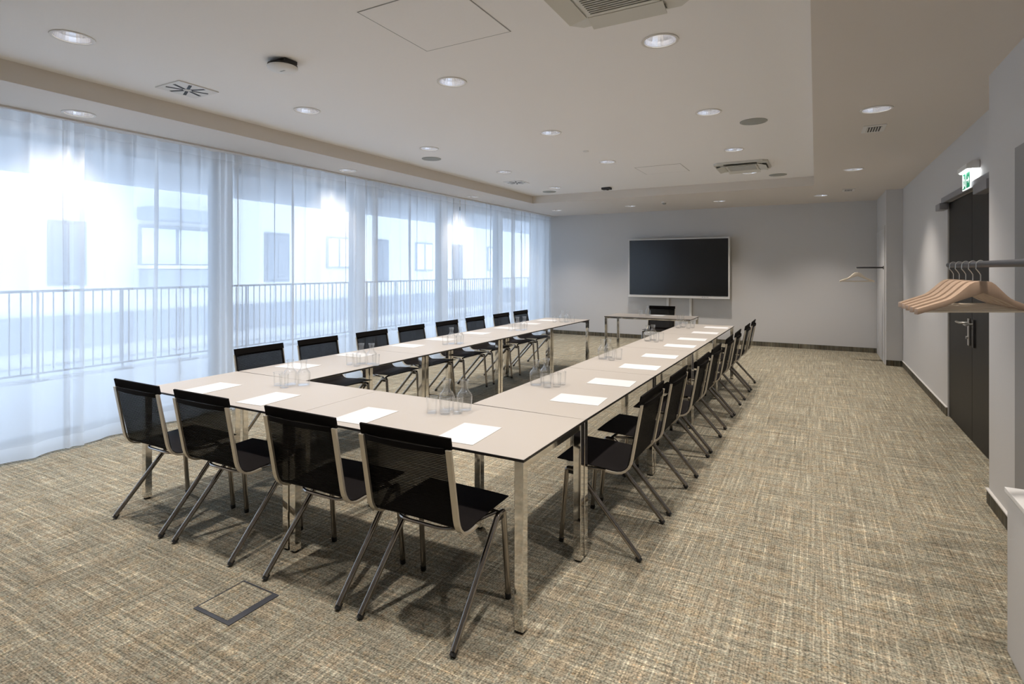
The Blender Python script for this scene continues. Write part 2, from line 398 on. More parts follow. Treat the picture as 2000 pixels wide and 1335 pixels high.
MB().box((0, -8, -.55), (.12, 46, .31)).build('lower_balcony', M['shutter'], bd)
MB().box((0, -8, -8), (.4, 46, -.9)).build('plinth', M['facadegrey'], bd)
MB().box((0, 8.7, 2.93), (.7, 11.1, 3.28)).build('canopy', M['facadegrey'], bd)
MB().box((0, 8.75, .95), (.5, 11.1, 1.50)).build('balcony_front', M['facadegrey'], bd)
MB().box((0, 8.7, 1.52), (.55, 11.2, 1.62)).build('balcony_cap', M['facade'], bd)
for y0, y1, z0, z1, kind in [(8.8, 10.8, 1.66, 2.7, 'w'), (6.67, 7.35, 1.17, 2.68, 's'), (4.1, 5.5, 1.2, 2.7, 'w'), (12.94, 13.8, 1.14, 2.73, 's'), (15.74, 16.85, 1.62, 2.74, 'w'), (18.5, 19.2, 1.05, 2.76, 's'),
                             (21.3, 22.5, 1.5, 2.74, 'w'), (24.4, 25.2, 1.05, 2.76, 's'), (28, 29.4, 1.5, 2.76, 'w'), (8.8, 10.8, 4.7, 5.8, 'w'), (12.94, 13.8, 4.2, 5.8, 's')]:
    w = MB().box((0, y0 - .08, z0 - .08), (.05, y1 + .08, z1 + .08)).build('window', M['facadegrey'] if kind == 'w' else M['shutter'], bd)
    if kind == 'w':
        ymid = (y0 + y1) / 2
        for a, b in ((y0, ymid - .05), (ymid + .05, y1)): MB().box((.05, a, z0), (.07, b, z1)).build('pane', M['pane2'], w)
    else:
        for k in range(2): MB().box((.05, y0 + k * (y1 - y0) / 2 + .01, z0), (.09, y0 + (k + 1) * (y1 - y0) / 2 - .01, z1)).build('shutter', M['shutter'], w)

# ------------------------------------------------------------------ curtains
def curtain(idx, y0, y1, label, x0=-5.46, bunch=()):
    rnd = random.Random(idx * 13 + 5)
    ph = [rnd.uniform(0, 6.28) for _ in range(8)]
    zs = [.018, .16, .45, .8, 1.2, 1.6, 2.0, 2.3, 2.5, 2.60, 2.66]
    n = int((y1 - y0) / .011); root = thing('sheer_curtain', label, 'curtain', (0, (y0 + y1) / 2, 0), 0, 'sheer white curtains along the window wall')
    yc = (y0 + y1) / 2
    def pt(i, z):
        s = y0 + (y1 - y0) * i / n; t = z / 2.74
        top = max(0, (t - .8) / .2); low = 1 - t
        lam1 = .21; lam2 = .47
        dens = 0
        for b, wd in bunch: dens += math.exp(-((s - b) / wd) ** 2)
        e = min(1, min(s - y0, y1 - s) / .05)
        w1 = 2 * math.pi * s / lam1 + ph[0] + .9 * math.sin(2.1 * s + ph[1]) + .25 * math.sin(z * 1.1 + ph[2])
        w2 = 2 * math.pi * s / lam2 + ph[3] + .8 * math.sin(1.3 * s + ph[4]) + .3 * math.sin(z * .8 + ph[5])
        act = .5 + .5 * math.sin(2 * math.pi * s / 1.1 + ph[6])
        x = .010 * math.sin(w1) + (.016 + .018 * low) * math.sin(w2) + .022 * dens * math.sin(2 * math.pi * s / .06)
        # tucks: the cloth doubles back on itself in places
        b1 = (.022 + .050 * act * act) * (1 - .35 * low) * max(0, e)
        y = s + b1 * math.sin(w1 + 1.57) * (1 - .3 * top)
        x += .012 * top * math.sin(2 * math.pi * s / .095 + ph[7])
        return (x0 + x, y - yc, z)
    def sheet(zlist, name, mat, off=0.0):
        m = MB(); k = len(zlist)
        m.v = [(p[0] + off, p[1], p[2]) for z in zlist for p in (pt(i, z) for i in range(n + 1))]
        for a in range(k - 1):
            for i in range(n):
                m.f.append((a * (n + 1) + i, a * (n + 1) + i + 1, (a + 1) * (n + 1) + i + 1, (a + 1) * (n + 1) + i)); m.mi.append(0)
        return m.build(name, mat, root, smooth=True)
    sheet([.125] + zs[1:], 'cloth', M['sheer'])
    sheet([2.66, 2.70, 2.738], 'heading_tape', M['sheertape'])
    sheet([.018, .06, .125], 'hem', M['sheertape'])
    for y in (y0 + .1, y1 - .1): pass
    return root
cl = ['sheer white curtain panel at the left edge, nearest the camera', 'sheer white curtain panel just left of the first window pier', 'wide sheer curtain panel behind the nearest window-side chairs',
      'sheer white curtain panel between the second pier and the warm light streak', 'sheer white curtain panel right of the brightest light streak', 'narrow sheer curtain panel meeting the grey end wall']
for i, (a, b) in enumerate([(.3, 2.365), (2.345, 3.845), (3.825, 5.945), (5.925, 8.065), (8.07, 10.065), (10.045, 11.83)]):
    curtain(i, a, b, cl[i], -5.445 - .05 * (i % 2), [(b - .08, .10)] if i in (1, 2) else [(b - .06, .06)])
struct(MB().box((-5.56, .05, 2.735), (-5.40, YF, 2.749)).build('curtain_track', M['trim']), 'slim white curtain track in the ceiling')

# ------------------------------------------------------------------ tables
def make_table(L_, D_, name, label, T=.725):
    t = thing(name, label, 'table', group='beige chrome-legged conference tables')
    g = .0005; hl, hd_ = L_ / 2 - g, D_ / 2 - g
    tp = MB(); tp.box((-hl, -hd_, T - .012), (hl, hd_, T - .0012), 1)
    tp.add([(-hl, -hd_, T - .0012), (hl, -hd_, T - .0012), (hl, hd_, T - .0012), (-hl, hd_, T - .0012)], [(0, 1, 2, 3)], 1)
    ii = .0009; tp.box((-hl + ii, -hd_ + ii, T - .0011), (hl - ii, hd_ - ii, T), 0)
    tp.build('table_top', [M['top'], M['edge']], t)
    w = .042; o = .006
    for sx in (-1, 1):
        for sy in (-1, 1):
            cx, cy_ = sx * (hl - o - w / 2), sy * (hd_ - o - w / 2)
            lg = MB().box((cx - w / 2, cy_ - w / 2, .010), (cx + w / 2, cy_ + w / 2, T - .0125)).build('leg', M['chrome'], t, bevel=.002, seg=1)
            MB().lathe([(.018, 0), (.018, .010)], 12, True, True, (cx, cy_, 0)).build('glide', M['black'], lg)
    for sy in (-1, 1):
        y = sy * (hd_ - .13); MB().box((-hl + o + .03, y - .0125, T - .042), (hl - o - .03, y + .0125, T - .0125)).build('frame_rail', M['chrome'], t)
    for sx in (-1, 1):
        x = sx * (hl - o - .0175); MB().box((x - .0125, -hd_ + o + w, T - .046), (x + .0125, hd_ - o - w, T - .0125)).build('frame_rail', M['chrome'], t)
    return t
TZ = .725
t = make_table(1.418, .693, 'conference_table', 'beige-topped chrome-legged table of the front row, right half nearest the camera'); t.location = (-1.756, 2.3535, 0)
copy_tree(t, (-3.174, 2.3535, 0), 0, label='beige-topped chrome-legged table of the front row, left half by the curtains')
t = make_table(1.364, .70, 'conference_table', 'beige-topped chrome-legged table, first of the right-hand run behind the front row')
ra = R(90 - .65)
def run_x(xn, y): return xn + .0118 * (y - 2.70)
first = t
for i in range(4):
    y = 2.704 + 1.3655 * (i + .5)
    if i == 0: first.location = (run_x(-1.398, y), y, 0); first.rotation_euler = (0, 0, ra)
    else: copy_tree(first, (run_x(-1.398, y), y, 0), ra, label='beige-topped chrome-legged table, %s of the right-hand run behind the front row' % ORD[i])
t2 = make_table(1.348, .742, 'conference_table', 'beige-topped chrome-legged table, first of the window-side run behind the front row')
for i in range(4):
    y = 2.704 + 1.350 * (i + .5); l = 'beige-topped chrome-legged table, %s of the window-side run behind the front row' % ORD[i]
    if i == 0: t2.location = (run_x(-3.507, y), y, 0); t2.rotation_euler = (0, 0, ra)
    else: copy_tree(t2, (run_x(-3.507, y), y, 0), ra, label=l)
t3 = make_table(1.402, .70, 'conference_table', 'separate beige-topped table standing in front of the large display'); t3.location = (-2.394, 9.18, 0)

# ------------------------------------------------------------------ chairs
def fillet(pts, rad, n=5):
    out = [Vector(pts[0])]
    for i in range(1, len(pts) - 1):
        a, p, c = Vector(pts[i - 1]), Vector(pts[i]), Vector(pts[i + 1])
        d0 = (a - p); d1 = (c - p); r = min(rad, d0.length * .45, d1.length * .45)
        q0 = p + d0.normalized() * r; q1 = p + d1.normalized() * r
        for k in range(n + 1):
            u = k / n; out.append((q0 * (1 - u) ** 2) + (p * 2 * u * (1 - u)) + (q1 * u * u))
    out.append(Vector(pts[-1])); return out

def make_chair(label):
    t = thing('mesh_chair', label, 'chair')
    hw = .232
    prof = fillet([(0, .250, .452), (0, .05, .447), (0, -.155, .430), (0, -.232, .848)], .085, 6)
    # profile split at the bend
    def sheet(pp, sag, name, mat, thick=.004, x1=hw - .004):
        m = MB(); nx = 8; k = len(pp); rows = []
        for side in (0, 1):
            for i, p in enumerate(pp):
                a = pp[max(0, i - 1)]; c = pp[min(k - 1, i + 1)]; tn = (c - a).normalized(); nr = Vector((0, tn.z, -tn.y))
                for j in range(nx + 1):
                    u = j / nx * 2 - 1; x = u * x1
                    q = p + nr * (-sag(i / (k - 1)) * (1 - u * u) + (thick if side else 0))
                    m.v.append((x, q.y, q.z))
        o2 = k * (nx + 1)
        for side in (0, 1):
            for i in range(k - 1):
                for j in range(nx):
                    b = side * o2 + i * (nx + 1) + j; m.f.append((b, b + 1, b + nx + 2, b + nx + 1)); m.mi.append(0)
        for i in range(k - 1):
            for j in (0, nx):
                b = i * (nx + 1) + j; m.f.append((b, b + nx + 1, b + nx + 1 + o2, b + o2)); m.mi.append(0)
        for i in (0, k - 1):
            for j in range(nx):
                b = i * (nx + 1) + j; m.f.append((b, b + 1, b + 1 + o2, b + o2)); m.mi.append(0)
        return m.build(name, mat, t, smooth=True)
    ib = next(i for i, p in enumerate(prof) if i > 8 and p.z > .455)
    def interp(a, b, n): return [a + (b - a) * k / n for k in range(n + 1)]
    seatp = prof[:ib + 1]; seatp = interp(seatp[0], seatp[1], 3) + seatp[2:]
    backp = interp(prof[ib], prof[-1], 8)
    bt = backp[-1] - (backp[-1] - backp[0]).normalized() * .046
    sheet(seatp, lambda u: -.004, 'seat', M['meshseat'])
    sheet(interp(backp[0], bt, 8), lambda u: -.006 * math.sin(math.pi * u), 'backrest', M['meshback'], .002)
    sheet(interp(bt - (backp[-1] - backp[0]).normalized() * .002, backp[-1], 3), lambda u: 0, 'headband', M['band'], .009, hw + .004)
    for s in (-1, 1):
        fr = MB(); k = len(prof); w = .013
        path = [p for p in prof[:-1] if p.y < -.02] + [bt]; k = len(path)
        for i, p in enumerate(path):
            a = path[max(0, i - 1)]; c = path[min(k - 1, i + 1)]; tn = (c - a).normalized(); nr = Vector((0, tn.z, -tn.y))
            # outward (below / behind) is -nr for seat running backwards
            for dx, dn in ((-w, -.001), (w, -.001), (w, -.011), (-w, -.011)):
                q = p + nr * dn; fr.v.append((s * (hw - .005) + dx, q.y, q.z))
        for i in range(k - 1):
            for j in range(4): fr.f.append((i * 4 + j, i * 4 + (j + 1) % 4, (i + 1) * 4 + (j + 1) % 4, (i + 1) * 4 + j)); fr.mi.append(0)
        fr.f += [(3, 2, 1, 0), ((k - 1) * 4, (k - 1) * 4 + 1, (k - 1) * 4 + 2, (k - 1) * 4 + 3)]; fr.mi += [0, 0]
        fr.build('side_frame', M['satin'], t)
    # curved brace behind the headband
    arc = [(hw * .90 * math.cos(a), -.219 - .026 * math.sin(a) ** .7, .795) for a in [math.pi * k / 14 for k in range(15)]]
    bm_ = MB(); na = len(arc)
    for dy, dz in ((-.003, -.011), (.003, -.011), (.003, .011), (-.003, .011)): bm_.v += [(x, y + dy, z + dz) for x, y, z in arc]
    for k in range(na - 1):
        for j in range(4): bm_.f.append((j * na + k, j * na + k + 1, (j + 1) % 4 * na + k + 1, (j + 1) % 4 * na + k)); bm_.mi.append(0)
    bm_.build('back_brace', M['band'], t, smooth=True)
    r = .0132
    for s in (-1, 1):
        a = fillet([(s * .2425, -.220, .020), (s * .236, .135, .412), (s * .236, .172, .412)], .03, 5)
        lg = MB().tube(a, r, 10).build('leg', M['darkchrome'], t, smooth=True)
        MB().tube([(s * .2427, -.2255, .006), (s * .2424, -.206, .026)], .0142, 10).build('foot_cap', M['black'], lg, smooth=True)
        a = fillet([(s * .2425, .219, .020), (s * .236, .186, .412), (s * .236, .160, .412)], .03, 5)
        lg = MB().tube(a, r, 10).build('leg', M['darkchrome'], t, smooth=True)
        MB().tube([(s * .2425, .2195, .004), (s * .242, .216, .026)], .0142, 10).build('foot_cap', M['black'], lg, smooth=True)
        MB().box((s * .236 - .006, .135, .385), (s * .236 + .006, .178, .408)).build('gusset', M['black'], t, bevel=.002)
    MB().tube(fillet([(-.236, .16, .412), (-.17, .14, .428), (.17, .14, .428), (.236, .16, .412)], .05), .009, 8).build('cross_bar', M['darkchrome'], t, smooth=True)
    MB().tube(fillet([(-.225, .13, .425), (-.15, -.10, .418), (.15, -.10, .418), (.225, .13, .425)], .08), .008, 8).build('under_frame', M['darkchrome'], t, smooth=True)
    return t
chair = make_chair('black mesh chair at the front table row, nearest the camera')
G = 'black mesh chairs around the tables'; chair['group'] = G
chair.location = (-1.476, 1.992, 0)
for i, x in enumerate((-2.093, -2.846, -3.460)):
    copy_tree(chair, (x, 1.992, 0), R((0, 0, -.3)[i]), label='black mesh chair at the front table row, %s from the right end' % ORD[i + 1])
for i, (x, y) in enumerate([(-1.014, 3.055), (-1.002, 3.67), (-.973, 4.384), (-.967, 4.992), (-.961, 5.755), (-.949, 6.326), (-.933, 7.105), (-.922, 7.695)]):
    copy_tree(chair, (x, y, 0), R(90 + random.uniform(-.6, .6)), label='black mesh chair on the outer side of the right-hand run, %s from the camera' % ORD[i])
for i, (x, y) in enumerate([(-3.955, 3.115), (-3.955, 3.75), (-3.93, 4.463), (-3.92, 5.105), (-3.90, 5.79), (-3.90, 6.455), (-3.89, 7.165), (-3.895, 7.79)]):
    copy_tree(chair, (x, y, 0), R(-90 + (-1.5 if i == 1 else random.uniform(-.6, .6))), label='black mesh chair on the window side of the left-hand run, %s from the camera' % ORD[i])
copy_tree(chair, (-2.42, 9.77, 0), R(180), label='black mesh chair behind the separate table under the large display')

# ------------------------------------------------------------------ sheets of paper
pz = TZ
paper_me = MB().box((-.105, -.1485, 0), (.105, .1485, .002)).mesh('paper_sheet', M['paper'])
def paper(x, y, rz, label):
    o = bpy.data.objects.new('paper_sheet', paper_me); COL.objects.link(o); o.location = (x, y, pz + .0003); o.rotation_euler = (0, 0, R(rz))
    tag(o, label, 'paper', 'blank sheets laid at the seats')
for i, x in enumerate((-1.447, -2.106, -2.887, -3.478)):
    paper(x, 2.205 + (.0, .005, .012, .03)[i], (4, 3, 4, 5)[i], 'blank white paper sheet on the front table row, %s from the right end' % ORD[i])
for i, (x, y) in enumerate([(-1.244, 3.098), (-1.232, 3.674), (-1.229, 4.361), (-1.224, 4.988), (-1.21, 5.753), (-1.205, 6.368), (-1.189, 7.086), (-1.165, 7.80)]):
    paper(x, y, 90 + (4, 3, 3, 3, 2, 2, 2, 2)[i], 'blank white paper sheet on the right-hand run, %s from the camera' % ORD[i])
for i, (x, y) in enumerate([(-3.66, 3.08), (-3.68, 3.73), (-3.655, 4.437), (-3.65, 5.02), (-3.63, 5.70), (-3.60, 6.40), (-3.60, 7.08), (-3.585, 7.66)]):
    paper(x, y, 90 + (5, 4, 4, 3, 3, 2, 2, 2)[i], 'blank white paper sheet on the window-side run, %s from the camera' % ORD[i])
paper(-2.33, 9.36, 0, 'blank white paper sheet on the separate table under the display')

# ------------------------------------------------------------------ carafes and tumblers
def make_carafe():
    t = thing('water_carafe', 'x', 'carafe')
    o_ = [(.0, .0), (.036, .0), (.0395, .004), (.0405, .03), (.0435, .085), (.0425, .100), (.036, .114), (.025, .128), (.0195, .142), (.0185, .160), (.0215, .186), (.0245, .200)]
    i_ = [(.0228, .200), (.0198, .186), (.0168, .160), (.0178, .142), (.0232, .128), (.034, .113), (.0405, .099), (.0415, .085), (.0385, .03), (.037, .010), (.0, .008)]
    o_ = [(r, z * .84) for r, z in o_]; i_ = [(r, z * .84) for r, z in i_]
    MB().lathe(o_ + i_, 28).build('body', M['glass'], t, smooth=True)
    MB().tube([(.0237 * math.cos(a), .0237 * math.sin(a), .168) for a in [2 * math.pi * k / 28 for k in range(28)]], .0012, 6, True).build('lip', M['glassrim'], t, smooth=True)
    return t
def make_tumbler():
    t = thing('tumbler', 'x', 'glass')
    o_ = [(.0, .0), (.025, .0), (.027, .003), (.0285, .03), (.031, .088)]
    i_ = [(.0295, .088), (.027, .03), (.0255, .014), (.0, .012)]
    MB().lathe(o_ + i_, 24).build('body', M['glass'], t, smooth=True)
    MB().tube([(.0303 * math.cos(a), .0303 * math.sin(a), .088) for a in [2 * math.pi * k / 24 for k in range(24)]], .001, 6, True).build('rim', M['glassrim'], t, smooth=True)
    return t
car0 = None; tum0 = None
SIDE = {2: ('left-hand', 'right-hand'), 3: ('left-hand', 'middle', 'right-hand'), 1: ('only',), 4: ('leftmost', 'second', 'third', 'rightmost')}
def cluster(where, cars, tums):
    global car0, tum0
    for k, (x, y) in enumerate(cars):
        lab = 'clear glass carafe, %s of those %s' % (SIDE[len(cars)][k], where)
        if car0 is None: car0 = make_carafe(); o = car0; o.location = (x, y, TZ + .0003); o['label'] = lab
        else: o = copy_tree(car0, (x, y, TZ + .0003), random.uniform(0, 3), label=lab)
        o['group'] = 'clear carafes on the tables'
    for k, (x, y) in enumerate(tums):
        lab = 'clear tumbler, %s of those %s' % (SIDE[len(tums)][k], where)
        if tum0 is None: tum0 = make_tumbler(); o = tum0; o.location = (x, y, TZ + .0003); o['label'] = lab
        else: o = copy_tree(tum0, (x, y, TZ + .0003), random.uniform(0, 3), label=lab)
        o['group'] = 'clear tumblers on the tables'
cluster('on the right half of the front row', [(-1.793, 2.515), (-1.705, 2.560)], [(-1.828, 2.425), (-1.752, 2.44), (-1.70, 2.485)])
cluster('at the window-side corner of the front row', [(-3.112, 2.555), (-3.022, 2.590)], [(-3.165, 2.50), (-3.075, 2.475)])
cluster('on the first right-hand table', [(-1.652, 3.345), (-1.618, 3.435)], [(-1.555, 3.315), (-1.508, 3.365), (-1.505, 3.44)])
cluster('on the second right-hand table', [(-1.625, 4.60), (-1.605, 4.70)], [(-1.535, 4.57), (-1.50, 4.66)])
cluster('on the third right-hand table', [(-1.60, 5.98), (-1.57, 6.09)], [(-1.50, 5.95), (-1.48, 6.08)])
cluster('on the fourth right-hand table', [(-1.60, 7.52), (-1.57, 7.64)], [(-1.47, 7.50), (-1.44, 7.62)])
cluster('on the first window-side table', [(-3.285, 3.40), (-3.205, 3.435)], [(-3.345, 3.33), (-3.245, 3.31), (-3.125, 3.40)])
cluster('on the second window-side table', [(-3.345, 4.775), (-3.285, 4.845)], [(-3.36, 4.68), (-3.25, 4.77)])
cluster('on the third window-side table', [(-3.345, 6.24), (-3.30, 6.34)], [(-3.40, 6.16), (-3.27, 6.24)])
cluster('on the fourth window-side table', [(-3.285, 7.52), (-3.24, 7.62)], [(-3.375, 7.45), (-3.20, 7.48), (-3.15, 7.60)])
cluster('on the separate table under the display', [(-2.485, 9.30)], [(-2.60, 9.26)])

# ------------------------------------------------------------------ display
tv = thing('wall_display', 'large dark flat display with white frame on the end wall', 'display', (-2.515, 0, 0))
hwT = 1.025; zb, zt = .912, 2.148
MB().box((-hwT, 11.66, zb), (hwT, 11.76, zt)).build('housing', M['bezel'], tv, bevel=.006)
MB().box((-hwT + .028, 11.652, zb + .055), (hwT - .028, 11.662, zt - .028)).build('screen', M['screen'], tv)
for k in range(4): MB().box((.50 + k * .035, 11.657, zb + .022), (.512 + k * .035, 11.661, zb + .036)).build('button', M['grille'], tv)
MB().box((-.3, 11.76, 1.25), (.3, YF - .002, 1.8)).build('wall_mount', M['grille'], tv)
for x in (-2.744, -2.276):
    st = MB().box((x - .026, YF - .045, .0), (x + .026, YF - .013, 1.2)).build('cable_duct', M['white_paint'], bevel=.004)
    tag(st, 'pale upright cable duct under the display, %s one' % ('left' if x < -2.5 else 'right'), 'cable duct', 'cable ducts under the display')

# ------------------------------------------------------------------ downlights
def make_downlight():
    t = thing('recessed_downlight', 'x', 'downlight')
    r = LIGHT_R
    MB().lathe([(r - .006, .012), (r - .004, -.004), (r + .002, -.007), (r + .013, -.005), (r + .014, -.0005)], 32).build('trim_ring', M['trim'], t, smooth=True)
    n = 32; prof = [(r - .006, .0), (r - .010, .03), (r - .022, .075), (r - .040, .105)]
    rf = MB().lathe(prof, n); rf.build('reflector', M['reflect'], t)
    MB().lathe([(.002, .104), (r - .040, .106)], 24, True).build('lamp', M['lamp'], t)
    MB().lathe([(r + .001, .0005), (r + .001, .13), (.001, .13)], 24).build('can', M['grille'], t)
    return t
dl = make_downlight()
sp = bpy.data.lights.new('downlight_beam', 'SPOT'); sp.energy = SPOT_W; sp.color = SPOT_COL; sp.spot_size = R(102); sp.spot_blend = .95; sp.shadow_soft_size = .05
def downlight(i, x, y, z, label):
    o = dl if i == 0 else copy_tree(dl)
    o.location = (x, y, z); o['label'] = label; o['group'] = 'round recessed downlights'
    l = bpy.data.objects.new('downlight_beam', sp); COL.objects.link(l); l.parent = o; l.location = (0, 0, .006)
    return o
KIDS[dl.name] = [k for k in COL.objects if k.parent == dl]
rows = {-3.89: 'window-side row', -2.358: 'middle row', -.828: 'right-hand row'}
cnt = {}
for i, (x, y) in enumerate(up_lights):
    cnt[x] = cnt.get(x, 0) + 1
    downlight(i, x, y, ZU, 'round recessed downlight in the raised ceiling, %s, %s from the camera' % (rows[x], ORD[cnt[x] - 1]))
labs = ['by the curtains, first from the camera', 'by the curtains, second from the camera', 'by the curtains, third from the camera', 'before the end wall, first from the window', 'before the end wall, second from the window',
        'before the end wall, third from the window', 'before the end wall, fourth from the window', 'over the aisle by the doors, nearer one', 'over the aisle by the doors, farther one', 'over the aisle beside the camera', 'by the curtains behind the camera']
for (x, y), l in zip(lo_lights, labs): downlight(99, x, y, ZL, 'round recessed downlight in the lower ceiling ' + l)

# ------------------------------------------------------------------ ceiling fittings
def ceiling_unit(x, y, label):
    t = thing('air_conditioning_cassette', label, 'air conditioner', (x, y, ZU), 0, 'ceiling air conditioners')
    h = .325; c = .055
    octo = [(-h + c, -h), (h - c, -h), (h, -h + c), (h, h - c), (h - c, h), (-h + c, h), (-h, h - c), (-h, -h + c)]
    MB().prism(octo, lambda a, b, z: (a, b, z), -.028, -.0005).build('panel', M['acwhite'], t, bevel=.004)
    MB().box((-.19, -.19, -.040), (.19, .19, -.0285)).build('grille_frame', M['acwhite'], t, bevel=.003)
    MB().box((-.165, -.165, -.0415), (.165, .165, -.0402)).build('grille_back', M['grille'], t)
    for k in range(15):
        yy = -.155 + k * .310 / 14
        MB().box((-.165, yy - .004, -.046), (.165, yy + .004, -.0416)).build('slat', M['acwhite'], t)
    for k in range(4):
        f = MB().add([(-.20, .205, -.036), (.20, .205, -.036), (.20, .300, -.060), (-.20, .300, -.060), (-.20, .205, -.030), (.20, .205, -.030), (.20, .300, -.054), (-.20, .300, -.054)],
                     [(0, 1, 2, 3), (4, 7, 6, 5), (0, 4, 5, 1), (1, 5, 6, 2), (2, 6, 7, 3), (3, 7, 4, 0)]).build('flap', M['acwhite'], t)
        f.rotation_euler = (0, 0, R(90 * k))
        b = MB().box((-.20, .255, -.0300), (.20, .305, -.0283)).build('air_slot', M['grille'], t); b.rotation_euler = (0, 0, R(90 * k))
ceiling_unit(-.875, 2.60, 'white ceiling air conditioner unit cut by the top edge')
ceiling_unit(-.855, 7.93, 'white ceiling air conditioner unit deeper in the room')

def hatch(x, y, label):
    t = thing('access_hatch', label, 'hatch', (x, y, ZU), 0, 'flush ceiling access hatches')
    MB().box((-.30, -.30, -.0025), (.30, .30, -.0005)).build('hatch_panel', M['ceil'], t)
    f = MB(); w = .004
    for a, b in (((-.306, -.306), (.306, -.302)), ((-.306, .302), (.306, .306)), ((-.306, -.302), (-.302, .302)), ((.302, -.302), (.306, .302))): f.box((a[0], a[1], -.002), (b[0], b[1], -.0006))
    f.build('joint_frame', M['panel'], t)
hatch(-1.86, 2.515, 'flush square access hatch in the ceiling near the camera')
hatch(-1.86, 7.72, 'flush square access hatch in the ceiling toward the end wall')

def swirl(x, y, label):
    t = thing('swirl_diffuser', label, 'air vent', (x, y, ZU), 0, 'square swirl vents')
    MB().box((-.155, -.155, -.008), (.155, .155, -.0005)).build('plate', M['white_paint'], t, bevel=.002)
    sl = MB().box((.030, -.011, -.0095), (.142, .011, -.0082)).mesh('slot', M['black'])
    for k in range(8):
        o = bpy.data.objects.new('slot', sl); COL.objects.link(o); o.parent = t; o.rotation_euler = (0, 0, R(45 * k + 22))
    MB().lathe([(.001, -.014), (.016, -.012), (.018, -.008)], 16).build('hub', M['white_paint'], t)
swirl(-4.24, 2.53, 'square white swirl vent with dark slots nearest the camera')
swirl(-4.18, 7.76, 'square white swirl vent with dark slots toward the far end')

for (x, y), l in zip([(-.51, 5.63), (-4.22, 5.59), (-4.17, 8.98), (-.485, 8.98)], ['on the right, nearer one', 'by the window, nearer one', 'by the window, farther one', 'on the right, farther one']):
    t = thing('ceiling_speaker', 'round grey flush ceiling loudspeaker ' + l, 'loudspeaker', (x, y, ZU), 0, 'round ceiling loudspeakers')
    MB().lathe([(.001, -.007), (.105, -.006), (.112, -.004)], 28).build('grille', M['speaker'], t, smooth=True)
    MB().lathe([(.112, -.006), (.120, -.005), (.121, -.0005)], 28).build('rim', M['speaker'], t, smooth=True)

for (x, y), l in zip([(.45, 5.82), (.45, 10.13)], ['nearer small white slatted vent in the aisle ceiling', 'farther small white slatted vent in the aisle ceiling']):
    t = thing('slatted_vent', l, 'air vent', (x, y, ZL), 0, 'slatted ceiling vents')
    MB().box((-.085, -.13, -.010), (.085, .13, -.0005)).build('plate', M['white_paint'], t, bevel=.003)
    MB().box((-.055, -.095, -.0115), (.055, .095, -.0102)).build('opening', M['black'], t)
    for k in range(6):
        xx = -.05 + k * .02; MB().box((xx - .0035, -.095, -.017), (xx + .0035, .095, -.0116)).build('slat', M['white_paint'], t)

ap = thing('wifi_access_point', 'white disc access point hung on a black bracket', 'access point', (-3.12, 2.50, ZU), 0)
MB().lathe([(.001, -.062), (.055, -.061), (.085, -.054), (.096, -.044), (.098, -.038), (.09, -.034), (.001, -.034)], 32).build('disc', M['white_paint'], ap, smooth=True)
MB().lathe([(.096, -.036), (.094, -.024), (.001, -.022)], 28).build('back_plate', M['black'], ap)
MB().box((-.065, -.05, -.024), (.085, .05, -.0005)).build('bracket', M['black'], ap, bevel=.004)
MB().box((-.022, -.006, -.0625), (.022, .006, -.0612)).build('logo_mark', M['speaker'], ap)
ps = thing('black_ceiling_sensor', 'small black box fixed to the raised ceiling near the end wall', 'sensor', (-3.11, 9.0, ZU), 0)
MB().box((-.075, -.06, -.035), (.075, .06, -.0005)).build('housing', M['black'], ps, bevel=.006)
MB().lathe([(.001, -.05), (.02, -.046), (.028, -.034)], 16, c=(.02, 0, 0)).build('lens', M['blackmetal'], ps, smooth=True)
sd = thing('smoke_detector', 'small white round detector on the lower ceiling before the end wall', 'smoke detector', (-2.44, 10.26, ZL), 0)
MB().lathe([(.052, -.0005), (.052, -.018), (.044, -.026)], 24).build('base', M['white_paint'], sd, smooth=True)
MB().lathe([(.044, -.026), (.034, -.030), (.034, -.046), (.022, -.054), (.001, -.055)], 24).build('sensing_head', M['speaker'], sd, smooth=True)
sk = thing('sprinkler_cap', 'tiny white round cap in the raised ceiling', 'sprinkler', (-2.36, 6.1, ZU), 0)
MB().lathe([(.001, -.012), (.03, -.010), (.034, -.0005)], 20).build('cap', M['white_paint'], sk, smooth=True)

# ------------------------------------------------------------------ exit sign over the double door
ex = thing('exit_sign', 'lit green running-man exit sign above the double door', 'exit sign', (XR, 5.99, 2.36), 0)
hp = [(-.002, -.02), (-.002, .045), (-.055, .045), (-.092, .018), (-.092, -.02)]
MB().prism(hp, lambda a, b, y: (a, y, b), -.165, .165).build('housing', M['white_paint'], ex, bevel=.003)
MB().box((-.080, -.15, -.026), (-.020, .15, -.0205)).build('light_strip', M['signlamp'], ex)
pnl = MB().box((-.062, -.14, -.175), (-.054, .14, -.0265)).build('sign_panel', M['signwhite'], ex)
f = lambda y, z, x: (x, y, z)
